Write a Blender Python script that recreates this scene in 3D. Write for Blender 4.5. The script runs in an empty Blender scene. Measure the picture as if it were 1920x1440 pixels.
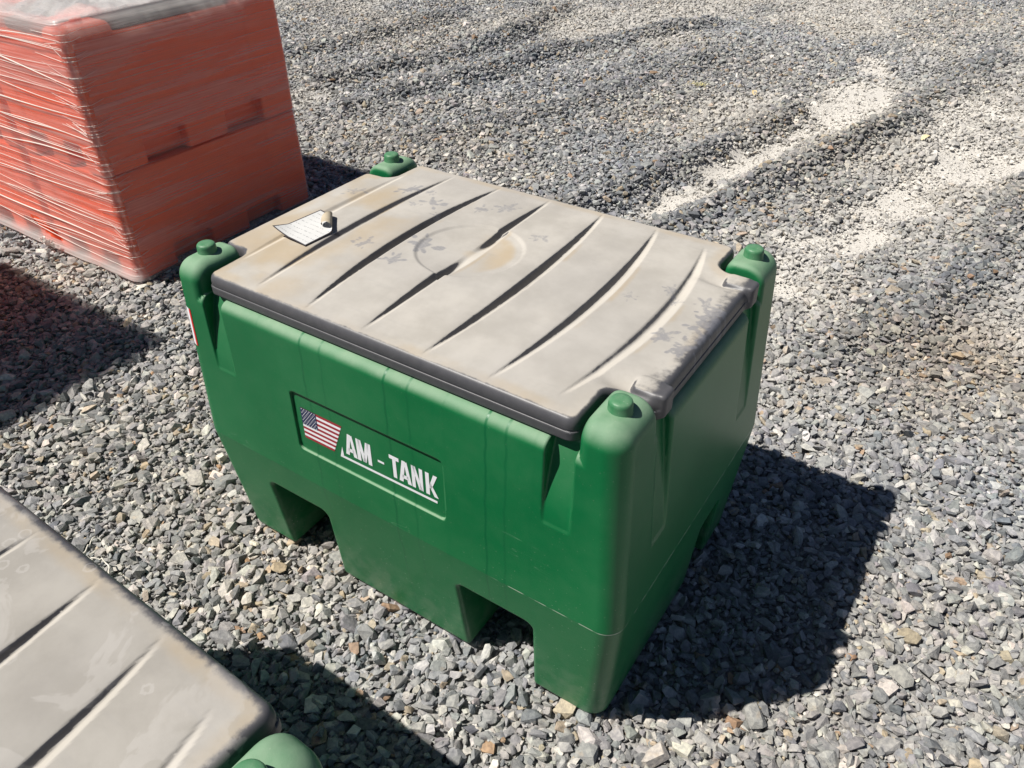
import bpy, math, random
import numpy as np
from mathutils import Matrix, Vector

# ------------------------------------------------------------------ camera, sky, sun, exposure
scene = bpy.context.scene
col = scene.collection
R = math.radians

cam_data = bpy.data.cameras.new('camera')
cam = bpy.data.objects.new('camera', cam_data)
col.objects.link(cam)
cam_data.sensor_fit = 'HORIZONTAL'
cam_data.sensor_width = 36.0
cam_data.lens = 1471.34 / 1920 * 36
cam_data.clip_start = 0.05
cam_data.clip_end = 500
CAM = Vector((1.48385, -0.96262, 1.70683))
right = Vector((0.83423751, 0.32813376 * 0 + 0.55133892, -0.00855375))
down = Vector((0.32813376, -0.50885054, -0.79586391))
fwd = Vector((-0.44314333, 0.66113275, -0.60541512))
m = Matrix((right, -down, -fwd)).transposed().to_4x4()
m.translation = CAM
cam.matrix_world = m
scene.camera = cam

SUN_DIR = Vector((0.41, 0.365, -0.84)).normalized()          # the way the light travels
world = bpy.data.worlds.new('World')
scene.world = world
world.use_nodes = True
wn = world.node_tree
sky = wn.nodes.new('ShaderNodeTexSky')
sky.sky_type = 'NISHITA'
sky.sun_disc = False
sky.sun_elevation = math.asin(-SUN_DIR.z)
sky.sun_rotation = math.atan2(-SUN_DIR.x, -SUN_DIR.y)
sky.air_density = 0.5
sky.dust_density = 0.3
sky.ozone_density = 1.5
bg = wn.nodes['Background']
bg.inputs['Strength'].default_value = 0.05
wn.links.new(sky.outputs[0], bg.inputs['Color'])

sun_data = bpy.data.lights.new('sun', 'SUN')
sun_data.energy = 5.0
sun_data.angle = R(0.53)
sun_data.color = (1.0, 0.955, 0.89)
sun = bpy.data.objects.new('sun', sun_data)
col.objects.link(sun)
sun.rotation_euler = SUN_DIR.to_track_quat('-Z', 'Y').to_euler()
sun.location = (-4, -4, 8)

scene.view_settings.view_transform = 'Standard'
scene.view_settings.look = 'None'
scene.view_settings.exposure = 0.55
scene.view_settings.gamma = 1.0
scene.cycles.transparent_max_bounces = 16
scene.cycles.max_bounces = 6
scene.cycles.diffuse_bounces = 3
scene.cycles.glossy_bounces = 3

rng = np.random.default_rng(7)
random.seed(7)

# ------------------------------------------------------------------ helpers
def tag(o, label=None, category=None, group=None, kind=None):
    for k, v in (('label', label), ('category', category), ('group', group), ('kind', kind)):
        if v:
            o[k] = v
    return o

def link(name, me, mat=None, parent=None):
    o = bpy.data.objects.new(name, me)
    col.objects.link(o)
    if mat is not None and me is not None:
        if len(me.materials) == 0:
            me.materials.append(mat)
    if parent is not None:
        o.parent = parent
    return o

def empty(name, loc=(0, 0, 0), rz=0.0):
    o = bpy.data.objects.new(name, None)
    o.empty_display_size = 0.1
    o.location = loc
    o.rotation_euler = (0, 0, rz)
    col.objects.link(o)
    return o

def mesh_quads(name, v, f, normals=None, smooth=True):
    me = bpy.data.meshes.new(name)
    v = np.asarray(v, np.float32)
    f = np.asarray(f, np.int32)
    k = f.shape[1]
    me.vertices.add(len(v))
    me.vertices.foreach_set('co', v.ravel())
    me.loops.add(f.size)
    me.loops.foreach_set('vertex_index', f.ravel())
    me.polygons.add(len(f))
    me.polygons.foreach_set('loop_start', np.arange(0, f.size, k, dtype=np.int32))
    me.update(calc_edges=True)
    me.validate()
    if smooth:
        me.polygons.foreach_set('use_smooth', np.ones(len(me.polygons), bool))
    if normals is not None:
        me.normals_split_custom_set_from_vertices(normals.astype(float).tolist())
    return me

def mesh_py(name, v, f, smooth=False):
    me = bpy.data.meshes.new(name)
    me.from_pydata([tuple(p) for p in v], [], [tuple(q) for q in f])
    me.update()
    if smooth:
        me.polygons.foreach_set('use_smooth', np.ones(len(me.polygons), bool))
    return me

def attr_float(me, name, data):
    a = me.attributes.new(name, 'FLOAT', 'POINT')
    a.data.foreach_set('value', np.asarray(data, np.float32).ravel())

def copy_tree(o, parent=None):
    c = o.copy()
    col.objects.link(c)
    c.parent = parent
    for ch in list(o.children):
        copy_tree(ch, c)
    return c

# smooth value noise (numpy), periodic lattice hash
def _hash(ix, iy, seed):
    n = (ix.astype(np.int64) * 374761393 + iy.astype(np.int64) * 668265263 + seed * 982451653) & 0x7fffffff
    n = ((n ^ (n >> 13)) * 1274126177) & 0x7fffffff
    return ((n ^ (n >> 16)) & 0xffff) / 65535.0

def vnoise(x, y, seed=0):
    ix, iy = np.floor(x), np.floor(y)
    fx, fy = x - ix, y - iy
    fx = fx * fx * (3 - 2 * fx)
    fy = fy * fy * (3 - 2 * fy)
    a = _hash(ix, iy, seed); b = _hash(ix + 1, iy, seed)
    c = _hash(ix, iy + 1, seed); d = _hash(ix + 1, iy + 1, seed)
    return (a + (b - a) * fx) * (1 - fy) + (c + (d - c) * fx) * fy

def fbm(x, y, seed=0, oct=4):
    s, amp, t = 0.0, 0.5, 0.0
    for i in range(oct):
        s = s + amp * vnoise(x * 2 ** i + 17.3 * i, y * 2 ** i - 9.1 * i, seed + i)
        t += amp
        amp *= 0.5
    return s / t

def sstep(a, b, x):
    t = np.clip((x - a) / (b - a), 0, 1)
    return t * t * (3 - 2 * t)

# signed distance helpers
def imax(a, b, r):      # rounded intersection
    return np.minimum(-r, np.maximum(a, b)) + np.hypot(np.maximum(r + a, 0), np.maximum(r + b, 0))

def imin(a, b, r):      # rounded union
    return np.maximum(r, np.minimum(a, b)) - np.hypot(np.maximum(r - a, 0), np.maximum(r - b, 0))

def isub(a, b, r):
    return imax(a, -b, r)

def rbox2(qx, qy, r):   # rounded rectangle from the two face distances
    return np.hypot(np.maximum(qx + r, 0), np.maximum(qy + r, 0)) + np.minimum(np.maximum(qx, qy) + r, 0) - r

def surface_nets(f, lo, hi, step):
    lo = np.array(lo, np.float32); hi = np.array(hi, np.float32)
    n = np.ceil((hi - lo) / step).astype(int) + 1
    ax = [lo[i] + step * np.arange(n[i], dtype=np.float32) for i in range(3)]
    D = np.empty(n, np.float32)
    Y, Z = np.meshgrid(ax[1], ax[2], indexing='ij')
    for c0 in range(0, n[0], 24):
        xs = ax[0][c0:c0 + 24][:, None, None]
        D[c0:c0 + 24] = f(np.broadcast_to(xs, (len(xs),) + Y.shape), Y[None], Z[None])
    I = D < 0
    cnt = np.zeros(n - 1, np.int8)
    for dx in (0, 1):
        for dy in (0, 1):
            for dz in (0, 1):
                cnt += I[dx:n[0] - 1 + dx, dy:n[1] - 1 + dy, dz:n[2] - 1 + dz]
    act = (cnt > 0) & (cnt < 8)
    cells = np.argwhere(act)
    idx = np.full(n - 1, -1, np.int32)
    idx[act] = np.arange(len(cells))
    P = np.zeros((len(cells), 3)); W = np.zeros(len(cells))
    cor = [(a, b, c) for a in (0, 1) for b in (0, 1) for c in (0, 1)]
    vals = {c: D[cells[:, 0] + c[0], cells[:, 1] + c[1], cells[:, 2] + c[2]] for c in cor}
    for c in cor:
        for k in range(3):
            if c[k] == 0:
                e = list(c); e[k] = 1; e = tuple(e)
                a, b = vals[c], vals[e]
                s = (a < 0) != (b < 0)
                t = np.where(s, a / np.where(s, a - b, 1), 0)
                q = np.tile(np.array(c, float), (len(cells), 1))
                q[:, k] += t
                P[s] += q[s]; W[s] += 1
    V = lo + step * (cells + P / W[:, None])
    faces = []
    for k in range(3):
        a, b = [(1, 2), (2, 0), (0, 1)][k]
        sl0 = [slice(None)] * 3; sl1 = [slice(None)] * 3
        sl0[k] = slice(0, n[k] - 1); sl1[k] = slice(1, n[k])
        A, B = I[tuple(sl0)], I[tuple(sl1)]
        e = np.argwhere(A != B)
        e = e[(e[:, a] > 0) & (e[:, b] > 0) & (e[:, a] < n[a] - 1) & (e[:, b] < n[b] - 1)]
        ins = A[e[:, 0], e[:, 1], e[:, 2]]
        def cell(da, db):
            q = e.copy(); q[:, a] -= da; q[:, b] -= db
            return idx[q[:, 0], q[:, 1], q[:, 2]]
        q = np.stack([cell(1, 1), cell(0, 1), cell(0, 0), cell(1, 0)], 1)
        q[~ins] = q[~ins][:, ::-1]
        faces.append(q)
    F = np.concatenate(faces)
    def grad(V, e):
        g = np.empty_like(V)
        for k in range(3):
            d = np.zeros(3); d[k] = e
            p, q = V + d, V - d
            g[:, k] = f(p[:, 0], p[:, 1], p[:, 2]) - f(q[:, 0], q[:, 1], q[:, 2])
        return g / (2 * e)
    for it in range(3):
        g = grad(V, step * 0.25)
        d = f(V[:, 0], V[:, 1], V[:, 2])
        g2 = np.maximum((g * g).sum(1), 0.3)
        mv = -(d / g2)[:, None] * g
        ln = np.linalg.norm(mv, axis=1, keepdims=True)
        V = V + mv * np.minimum(1, step * 0.5 / np.maximum(ln, 1e-9))
    N = grad(V, max(0.0012, step * 0.3))
    N /= np.maximum(np.linalg.norm(N, axis=1, keepdims=True), 1e-9)
    return V, F, N

# ------------------------------------------------------------------ node material helpers
class NT:
    def __init__(self, name):
        self.mat = bpy.data.materials.new(name)
        self.mat.use_nodes = True
        self.t = self.mat.node_tree
        self.b = self.t.nodes['Principled BSDF']
        self.out = self.t.nodes['Material Output']
    def n(self, kind, **kw):
        nd = self.t.nodes.new(kind)
        for k, v in kw.items():
            setattr(nd, k, v)
        return nd
    def l(self, a, b):
        self.t.links.new(a, b)
    def put(self, sock, v):
        if hasattr(v, 'node'):
            self.l(v, sock)
        else:
            sock.default_value = v
    def math(self, op, a, b=0.0, c=None, clamp=False):
        nd = self.n('ShaderNodeMath', operation=op, use_clamp=clamp)
        self.put(nd.inputs[0], a); self.put(nd.inputs[1], b)
        if c is not None:
            self.put(nd.inputs[2], c)
        return nd.outputs[0]
    def ss(self, x, a, b, lo=0.0, hi=1.0):
        nd = self.n('ShaderNodeMapRange', interpolation_type='SMOOTHSTEP')
        self.put(nd.inputs['Value'], x)
        for k, v in (('From Min', a), ('From Max', b), ('To Min', lo), ('To Max', hi)):
            self.put(nd.inputs[k], v)
        return nd.outputs['Result']
    def mix(self, fac, a, b):
        nd = self.n('ShaderNodeMix', data_type='RGBA')
        self.put(nd.inputs['Factor'], fac)
        self.put(nd.inputs[6], a); self.put(nd.inputs[7], b)
        return nd.outputs[2]
    def noise(self, vec, scale, detail=4, rough=0.55, dist=0.0):
        nd = self.n('ShaderNodeTexNoise')
        if vec is not None:
            self.l(vec, nd.inputs['Vector'])
        nd.inputs['Scale'].default_value = scale
        nd.inputs['Detail'].default_value = detail
        nd.inputs['Roughness'].default_value = rough
        nd.inputs['Distortion'].default_value = dist
        return nd.outputs['Fac']
    def mapping(self, vec, scale=(1, 1, 1), loc=(0, 0, 0), rot=(0, 0, 0)):
        nd = self.n('ShaderNodeMapping')
        self.l(vec, nd.inputs['Vector'])
        nd.inputs['Scale'].default_value = scale
        nd.inputs['Location'].default_value = loc
        nd.inputs['Rotation'].default_value = rot
        return nd.outputs[0]
    def attr(self, name, kind='GEOMETRY'):
        return self.n('ShaderNodeAttribute', attribute_name=name, attribute_type=kind)
    def bump(self, h, strength, dist):
        nd = self.n('ShaderNodeBump')
        self.l(h, nd.inputs['Height'])
        nd.inputs['Strength'].default_value = strength
        nd.inputs['Distance'].default_value = dist
        return nd
    def set(self, **kw):
        names = dict(color='Base Color', rough='Roughness', spec='Specular IOR Level', normal='Normal', alpha='Alpha',
                     metal='Metallic', coat='Coat Weight', trans='Transmission Weight', ior='IOR', sheen='Sheen Weight')
        for k, v in kw.items():
            self.put(self.b.inputs[names[k]], v)
        return self.mat

def rgb(r, g, b):
    return (r, g, b, 1.0)

# ------------------------------------------------------------------ ground shape
def seg_dist(x, y, pts):
    best = np.full(np.shape(x), 1e9); side = np.zeros(np.shape(x)); along = np.zeros(np.shape(x))
    acc = 0.0
    for (ax, ay), (bx, by) in zip(pts[:-1], pts[1:]):
        dx, dy = bx - ax, by - ay
        L = math.hypot(dx, dy)
        t = np.clip(((x - ax) * dx + (y - ay) * dy) / (L * L), 0, 1)
        px, py = x - ax - t * dx, y - ay - t * dy
        d = np.hypot(px, py)
        m = d < best
        best = np.where(m, d, best)
        side = np.where(m, np.sign(px * dy - py * dx), side)
        along = np.where(m, acc + t * L, along)
        acc += L
    return best, side, along

DUST = [([(0.70, 2.15), (0.80, 2.46), (0.90, 2.75), (0.985, 3.15), (1.06, 3.52), (1.16, 3.8), (1.30, 4.2)], 0.150, 1.25, 0.1, 1.75),
        ([(-0.06, 2.35), (0.02, 2.60), (0.09, 3.0), (0.20, 3.4), (0.30, 3.9), (0.37, 4.45)], 0.100, 1.0, 0.0, 2.3),
        ([(0.33, 4.35), (0.42, 4.9), (0.36, 5.8)], 0.16, 0.78, 0.0, 1.6),
        ([(1.27, 4.15), (1.2, 4.9), (1.25, 5.7)], 0.22, 0.45, 0.0, 1.6),
        ([(-0.45, 1.55), (-0.34, 2.1), (-0.2, 2.6)], 0.10, 0.30, 0.0, 1.2)]
RIDGE = [([(0.02, 2.0), (0.16, 2.45), (0.30, 2.85), (0.46, 3.45), (0.68, 4.1), (0.85, 4.6)], 0.10, 0.060),
         ([(-0.42, 2.15), (-0.25, 2.6), (-0.12, 3.1), (0.02, 3.6), (0.14, 4.4)], 0.10, 0.050),
         ([(-2.95, 3.2), (-2.72, 3.9), (-2.55, 4.6), (-2.58, 5.3), (-2.65, 6.2)], 0.13, 0.055),
         ([(-2.4, 2.9), (-2.15, 3.9), (-1.95, 4.9), (-1.6, 5.6), (-1.3, 6.5)], 0.12, 0.045),
         ([(-1.6, 2.7), (-1.25, 3.5), (-1.0, 4.4), (-0.8, 5.4)], 0.14, 0.030),
         ([(1.15, 1.75), (1.33, 2.2), (1.5, 2.75), (1.6, 3.5), (1.75, 4.4)], 0.14, 0.035),
         ([(-3.9, 3.4), (-3.6, 4.3), (-3.5, 5.4)], 0.14, 0.04),
         ([(0.75, 4.9), (0.95, 5.6), (1.1, 6.5)], 0.14, 0.04)]

def dust_mask(x, y):
    d = np.zeros(np.shape(x))
    nz = fbm(x * 5, y * 5, 31, 4)
    for pts, w, a, s0, s1 in DUST:
        q, s, al = seg_dist(x, y, pts)
        q = q + (nz - 0.5) * 0.34
        tot = sum(math.dist(p, r) for p, r in zip(pts[:-1], pts[1:]))
        d = np.maximum(d, a * (1 - sstep(w * 0.25, w * 2.1, q)) * (0.30 + 0.70 * sstep(0.35, 0.62, fbm(x * 3.3 + 4, y * 3.3, 77, 4))))
    return d

def ground_h(x, y):
    h = (fbm(x * 0.9, y * 0.9, 3, 3) - 0.5) * 0.05 + (fbm(x * 4.2, y * 4.2, 9, 3) - 0.5) * 0.035
    for pts, w, a in RIDGE:
        q, s, al = seg_dist(x, y, pts)
        mod = 0.45 + 1.0 * vnoise(al * 2.3 + a * 300, al * 0 + 5.5, 12)
        h = h + 1.25 * a * mod * np.exp(-np.abs(q / w) ** 2.4)
    for pts, w, a, s0, s1 in DUST[:2]:
        q, s, al = seg_dist(x, y, pts)
        h = h - 0.030 * np.exp(-(q / (w * 1.5)) ** 2)
    # tyre ripples across the wheel tracks further back
    far = sstep(2.0, 3.2, y - 0.25 * x)
    h = h + far * 0.006 * np.sin((x * 0.95 - y * 0.32) * 9 + 3 * fbm(x, y, 5, 2))
    # level where things stand
    near = sstep(0.15, 0.7, np.maximum(np.abs(x - 0.53) - 0.62, np.abs(y - 0.1) - 1.2)) * \
        sstep(0.1, 0.6, np.maximum(np.abs(x + 2.15) - 0.7, np.abs(y - 0.3) - 1.5))
    return h * (0.10 + 0.90 * near) - 0.030

# ------------------------------------------------------------------ materials: ground and stones
def mat_ground():
    k = NT('gravel_bed')
    pos = k.n('ShaderNodeNewGeometry').outputs['Position']
    d = k.attr('dust').outputs['Fac']
    n1 = k.noise(pos, 14, 6, 0.65)
    n2 = k.noise(pos, 160, 4, 0.7)
    vor = k.n('ShaderNodeTexVoronoi')
    k.l(pos, vor.inputs['Vector']); vor.inputs['Scale'].default_value = 42
    fine = k.mix(n2, rgb(0.14, 0.135, 0.125), rgb(0.34, 0.325, 0.30))
    cellc = k.n('ShaderNodeSeparateColor'); k.l(vor.outputs['Color'], cellc.inputs[0])
    stone = k.mix(cellc.outputs[0], rgb(0.15, 0.155, 0.16), rgb(0.42, 0.41, 0.39))
    base = k.mix(0.45, fine, stone)
    speck = k.mix(k.ss(n2, 0.40, 0.66), rgb(0.42, 0.40, 0.365), rgb(0.60, 0.575, 0.53))
    dm = k.ss(k.math('ADD', d, k.math('MULTIPLY', k.math('SUBTRACT', n1, 0.5), 0.5)), 0.12, 0.5)
    k.set(color=k.mix(dm, base, speck), rough=0.95, spec=0.2)
    h = k.math('ADD', k.math('MULTIPLY', vor.outputs['Distance'], k.math('SUBTRACT', 1.0, dm)), k.math('MULTIPLY', n2, 0.35))
    k.set(normal=k.bump(h, 0.8, 0.012).outputs[0])
    return k.mat

def mat_stone():
    k = NT('crushed_stone')
    pos = k.n('ShaderNodeNewGeometry').outputs['Position']
    tint = k.attr('tint', 'INSTANCER').outputs['Color']
    n1 = k.noise(pos, 90, 5, 0.65)
    n2 = k.noise(pos, 420, 4, 0.7)
    n3 = k.noise(pos, 38, 3, 0.5)
    sc = k.n('ShaderNodeMix', data_type='RGBA', blend_type='MULTIPLY')
    sc.inputs['Factor'].default_value = 1.0
    k.l(tint, sc.inputs[6])
    k.l(k.mix(k.ss(n1, 0.3, 0.72), rgb(0.74, 0.74, 0.76), rgb(1.22, 1.2, 1.16)), sc.inputs[7])
    c = k.mix(k.ss(n3, 0.62, 0.8, 0, 0.35), sc.outputs[2], rgb(0.42, 0.32, 0.21))
    c = k.mix(k.ss(n2, 0.60, 0.72, 0, 0.35), c, rgb(0.62, 0.60, 0.56))
    k.set(color=c, rough=0.82, spec=0.3)
    h = k.math('ADD', k.math('MULTIPLY', n1, 1.0), k.math('MULTIPLY', n2, 0.35))
    k.set(normal=k.bump(h, 0.55, 0.006).outputs[0])
    return k.mat

M_GROUND = mat_ground()
M_STONE = mat_stone()

# ------------------------------------------------------------------ the ground sheet
def axis(lo, hi, step, far):
    core = np.arange(lo, hi + 1e-6, step)
    g, v, s = [], 0.0, step
    while v < far:
        s *= 1.35
        v += s
        g.append(v)
    g = np.array(g)
    return np.concatenate([lo - g[::-1], core, hi + g])

gx = axis(-8.6, 4.0, 0.05, 120)
gy = axis(-2.6, 9.4, 0.05, 120)
X, Y = np.meshgrid(gx, gy, indexing='ij')
core = sstep(0.5, 2.5, np.maximum(np.maximum(-8.6 - X, X - 4.0), np.maximum(-2.6 - Y, Y - 9.4)))
Z = ground_h(X, Y) * (1 - core)
nx, ny = X.shape
ii = np.arange(nx * ny).reshape(nx, ny)
F = np.stack([ii[:-1, :-1], ii[1:, :-1], ii[1:, 1:], ii[:-1, 1:]], -1).reshape(-1, 4)
me = mesh_quads('ground', np.stack([X, Y, Z], -1).reshape(-1, 3), F)
attr_float(me, 'dust', dust_mask(X, Y) * (1 - core))
ground = link('ground', me, M_GROUND)
tag(ground, 'grey gravel yard with pale dusty wheel tracks', 'ground', kind='structure')

# ------------------------------------------------------------------ loose crushed stone: points carry size, turn and colour
def in_view(x, y, margin=0.16):
    dx, dy, dz = x - CAM.x, y - CAM.y, 0 - CAM.z
    zc = dx * fwd.x + dy * fwd.y + dz * fwd.z
    u = (dx * right.x + dy * right.y + dz * right.z) / np.maximum(zc, 0.05) * 1471.34 / 960
    v = (dx * down.x + dy * down.y + dz * down.z) / np.maximum(zc, 0.05) * 1471.34 / 720
    return (zc > 0.2) & (np.abs(u) < 1 + margin) & (np.abs(v) < 1 + margin)

def lattice(step, jitter, x0=-9.2, x1=3.4, y0=-2.2, y1=10.2):
    a, b = np.meshgrid(np.arange(x0, x1, step), np.arange(y0, y1, step * 0.866), indexing='ij')
    a = a + (np.arange(a.shape[1]) % 2)[None, :] * step * 0.5
    p = np.stack([a.ravel(), b.ravel()], 1)
    p = p + rng.uniform(-jitter, jitter, p.shape) * step
    near = (p[:, 0] > -2.4) & (p[:, 0] < 3.0) & (p[:, 1] > -1.5) & (p[:, 1] < 3.0)
    keep = in_view(p[:, 0], p[:, 1], 0.10) | (near & in_view(p[:, 0], p[:, 1], 0.45))
    return p[keep]

def stone_layer(step, size, spread, zoff, zjit, keep, dusty, big_tilt, reach=99):
    p = lattice(step, 0.46)
    p = p[np.hypot(p[:, 0] - CAM.x, p[:, 1] - CAM.y) < reach]
    d = dust_mask(p[:, 0], p[:, 1])
    patch = fbm(p[:, 0] * 2.2, p[:, 1] * 2.2, 51, 3)
    pr = keep * (1 - sstep(0.15, 0.75, d)) + dusty * sstep(0.2, 0.8, d)
    m = rng.random(len(p)) < pr
    p, d, patch = p[m], d[m], patch[m]
    n = len(p)
    s = size * np.exp(rng.normal(0, spread, n)) * (0.85 + 0.35 * patch)
    s *= 1 - 0.45 * sstep(0.2, 0.7, d)
    s = np.clip(s, 0.0035, 0.030)
    z = ground_h(p[:, 0], p[:, 1]) + zoff + rng.uniform(-zjit, zjit, n)
    return p, z, s, d, big_tilt

layers = [stone_layer(0.0210, 0.0115, 0.30, 0.000, 0.004, 0.97, 0.22, 0.35),
          stone_layer(0.0230, 0.0117, 0.36, 0.009, 0.005, 0.85, 0.12, 0.50),
          stone_layer(0.0300, 0.0125, 0.38, 0.017, 0.005, 0.50, 0.05, 0.70, 7.5),
          stone_layer(0.0165, 0.0056, 0.40, 0.007, 0.007, 0.55, 0.42, 1.0, 6.0)]
P = np.concatenate([np.concatenate([q[0], q[1][:, None]], 1) for q in layers])
S = np.concatenate([q[2] for q in layers])
D = np.concatenate([q[3] for q in layers])
T = np.concatenate([np.full(len(q[0]), q[4]) for q in layers])
# nothing lies inside the standing things
def inside(cx, cy, hx, hy, rz=0.0):
    c, s_ = math.cos(-rz), math.sin(-rz)
    u = (P[:, 0] - cx) * c - (P[:, 1] - cy) * s_
    v = (P[:, 0] - cx) * s_ + (P[:, 1] - cy) * c
    return (np.abs(u) < hx) & (np.abs(v) < hy)
n = len(P)
rot = np.stack([rng.normal(0, 1, n) * T * 0.55, rng.normal(0, 1, n) * T * 0.55, rng.uniform(0, 2 * np.pi, n)], 1)
scl = np.stack([S * rng.uniform(1.0, 1.45, n), S * rng.uniform(0.70, 1.0, n), S * rng.uniform(0.42, 0.85, n)], 1)
# stone colours: blue grey slate, light grey, pale, tan, rust
pal = np.array([[0.150, 0.158, 0.168], [0.215, 0.222, 0.228], [0.275, 0.275, 0.270], [0.350, 0.345, 0.328], [0.430, 0.415, 0.380],
                [0.335, 0.280, 0.205], [0.300, 0.200, 0.125], [0.540, 0.520, 0.480], [0.105, 0.112, 0.120]])
w = np.array([0.14, 0.27, 0.26, 0.165, 0.085, 0.038, 0.007, 0.022, 0.018])
ci = rng.choice(len(pal), n, p=w / w.sum())
pal = pal * np.array([0.99, 0.985, 0.98])
tint = pal[ci] * rng.uniform(0.85, 1.18, (n, 1)) * (1 + rng.normal(0, 0.02, (n, 3)))
warm = (fbm(P[:, 0] * 1.6, P[:, 1] * 1.6, 66, 3) - 0.5)[:, None]
tint = tint * (1 + warm * np.array([0.35, 0.22, 0.02]))
rid = np.zeros(n)
for pts, w_, a_ in RIDGE:
    q_, _, _ = seg_dist(P[:, 0], P[:, 1], pts)
    rid = np.maximum(rid, np.exp(-(q_ / (w_ * 1.25)) ** 2))
haul = fbm(P[:, 0] * 1.1 + 8, P[:, 1] * 0.7, 91, 4)
film = np.clip(0.10 + 0.55 * sstep(0.42, 0.66, haul) * sstep(0.6, 2.2, P[:, 1]) - 0.75 * rid, 0, 1)
film = np.clip(film + rng.normal(0, 0.08, n), 0, 0.8)[:, None]
tint = tint * (1 - 0.20 * rid[:, None])
tint = tint * (1 - film) + np.array([0.46, 0.44, 0.40]) * film
damp = (np.exp(-(((P[:, 0] - 1.55) / 0.30) ** 2 + ((P[:, 1] - 1.95) / 0.38) ** 2)) * sstep(0.38, 0.62, fbm(P[:, 0] * 6, P[:, 1] * 6, 15, 3)))[:, None]
tint = tint * (1 - damp * np.array([0.16, 0.23, 0.30]))
dd = sstep(0.1, 0.6, D)[:, None] * 0.93
tint = tint * (1 - dd) + np.array([0.55, 0.53, 0.49]) * dd
me = bpy.data.meshes.new('gravel')
me.vertices.add(n)
me.vertices.foreach_set('co', P.astype(np.float32).ravel())
for nm, arr in (('turn', rot), ('size', scl), ('tint', tint)):
    a = me.attributes.new(nm, 'FLOAT_VECTOR', 'POINT')
    a.data.foreach_set('vector', arr.astype(np.float32).ravel())
a = me.attributes.new('kind_index', 'INT', 'POINT')
a.data.foreach_set('value', rng.integers(0, 28, n).astype(np.int32))
gravel = link('gravel', me, M_STONE)
tag(gravel, 'loose crushed grey stone covering the whole yard', 'gravel', kind='stuff')
print('stones', n)

def gravel_nodes():
    t = bpy.data.node_groups.new('gravel_stones', 'GeometryNodeTree')
    t.interface.new_socket('Geometry', in_out='INPUT', socket_type='NodeSocketGeometry')
    t.interface.new_socket('Geometry', in_out='OUTPUT', socket_type='NodeSocketGeometry')
    gi = t.nodes.new('NodeGroupInput'); go = t.nodes.new('NodeGroupOutput')
    L = t.links.new
    g2i = t.nodes.new('GeometryNodeGeometryToInstance')
    for k in range(28):
        pts = t.nodes.new('GeometryNodePoints')
        pts.inputs['Count'].default_value = 11 + (k * 5) % 9
        r1 = t.nodes.new('FunctionNodeRandomValue'); r1.data_type = 'FLOAT_VECTOR'
        r1.inputs['Min'].default_value = (-1, -1, -1); r1.inputs['Max'].default_value = (1, 1, 1)
        r1.inputs['Seed'].default_value = 100 + k
        nrm = t.nodes.new('ShaderNodeVectorMath'); nrm.operation = 'NORMALIZE'
        L(r1.outputs[0], nrm.inputs[0])
        mixv = t.nodes.new('ShaderNodeVectorMath'); mixv.operation = 'MULTIPLY_ADD'   # between ball and block
        mixv.inputs[1].default_value = (0.62, 0.62, 0.62)
        L(nrm.outputs[0], mixv.inputs[0])
        half = t.nodes.new('ShaderNodeVectorMath'); half.operation = 'SCALE'
        half.inputs['Scale'].default_value = 0.42
        L(r1.outputs[0], half.inputs[0])
        L(half.outputs[0], mixv.inputs[2])
        L(mixv.outputs[0], pts.inputs['Position'])
        hull = t.nodes.new('GeometryNodeConvexHull')
        L(pts.outputs[0], hull.inputs[0])
        L(hull.outputs[0], g2i.inputs[0])
    sm = t.nodes.new('GeometryNodeSetMaterial')
    sm.inputs['Material'].default_value = M_STONE
    L(g2i.outputs[0], sm.inputs['Geometry'])
    iop = t.nodes.new('GeometryNodeInstanceOnPoints')
    L(gi.outputs[0], iop.inputs['Points'])
    L(sm.outputs[0], iop.inputs['Instance'])
    iop.inputs['Pick Instance'].default_value = True
    def named(nm, ty):
        q = t.nodes.new('GeometryNodeInputNamedAttribute'); q.data_type = ty
        q.inputs['Name'].default_value = nm
        return q.outputs['Attribute']
    L(named('kind_index', 'INT'), iop.inputs['Instance Index'])
    L(named('turn', 'FLOAT_VECTOR'), iop.inputs['Rotation'])
    L(named('size', 'FLOAT_VECTOR'), iop.inputs['Scale'])
    L(iop.outputs[0], go.inputs[0])
    return t
gravel.modifiers.new('stones', 'NODES').node_group = gravel_nodes()

# ------------------------------------------------------------------ plastic fuel tank: body and lid as signed distance shapes
# local frame: origin on the ground under the middle, X along the length, Y across, front face at -Y
Z_SEAM, TOP = 0.365, 0.795
def half_x(z):
    return np.where(z > Z_SEAM, 0.606 - (z - Z_SEAM) * 0.058, 0.606 - (Z_SEAM - z) * 0.075)
def half_y(z):
    return np.where(z > Z_SEAM, 0.414 - (z - Z_SEAM) * 0.030, 0.414 - (Z_SEAM - z) * 0.085)

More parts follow.
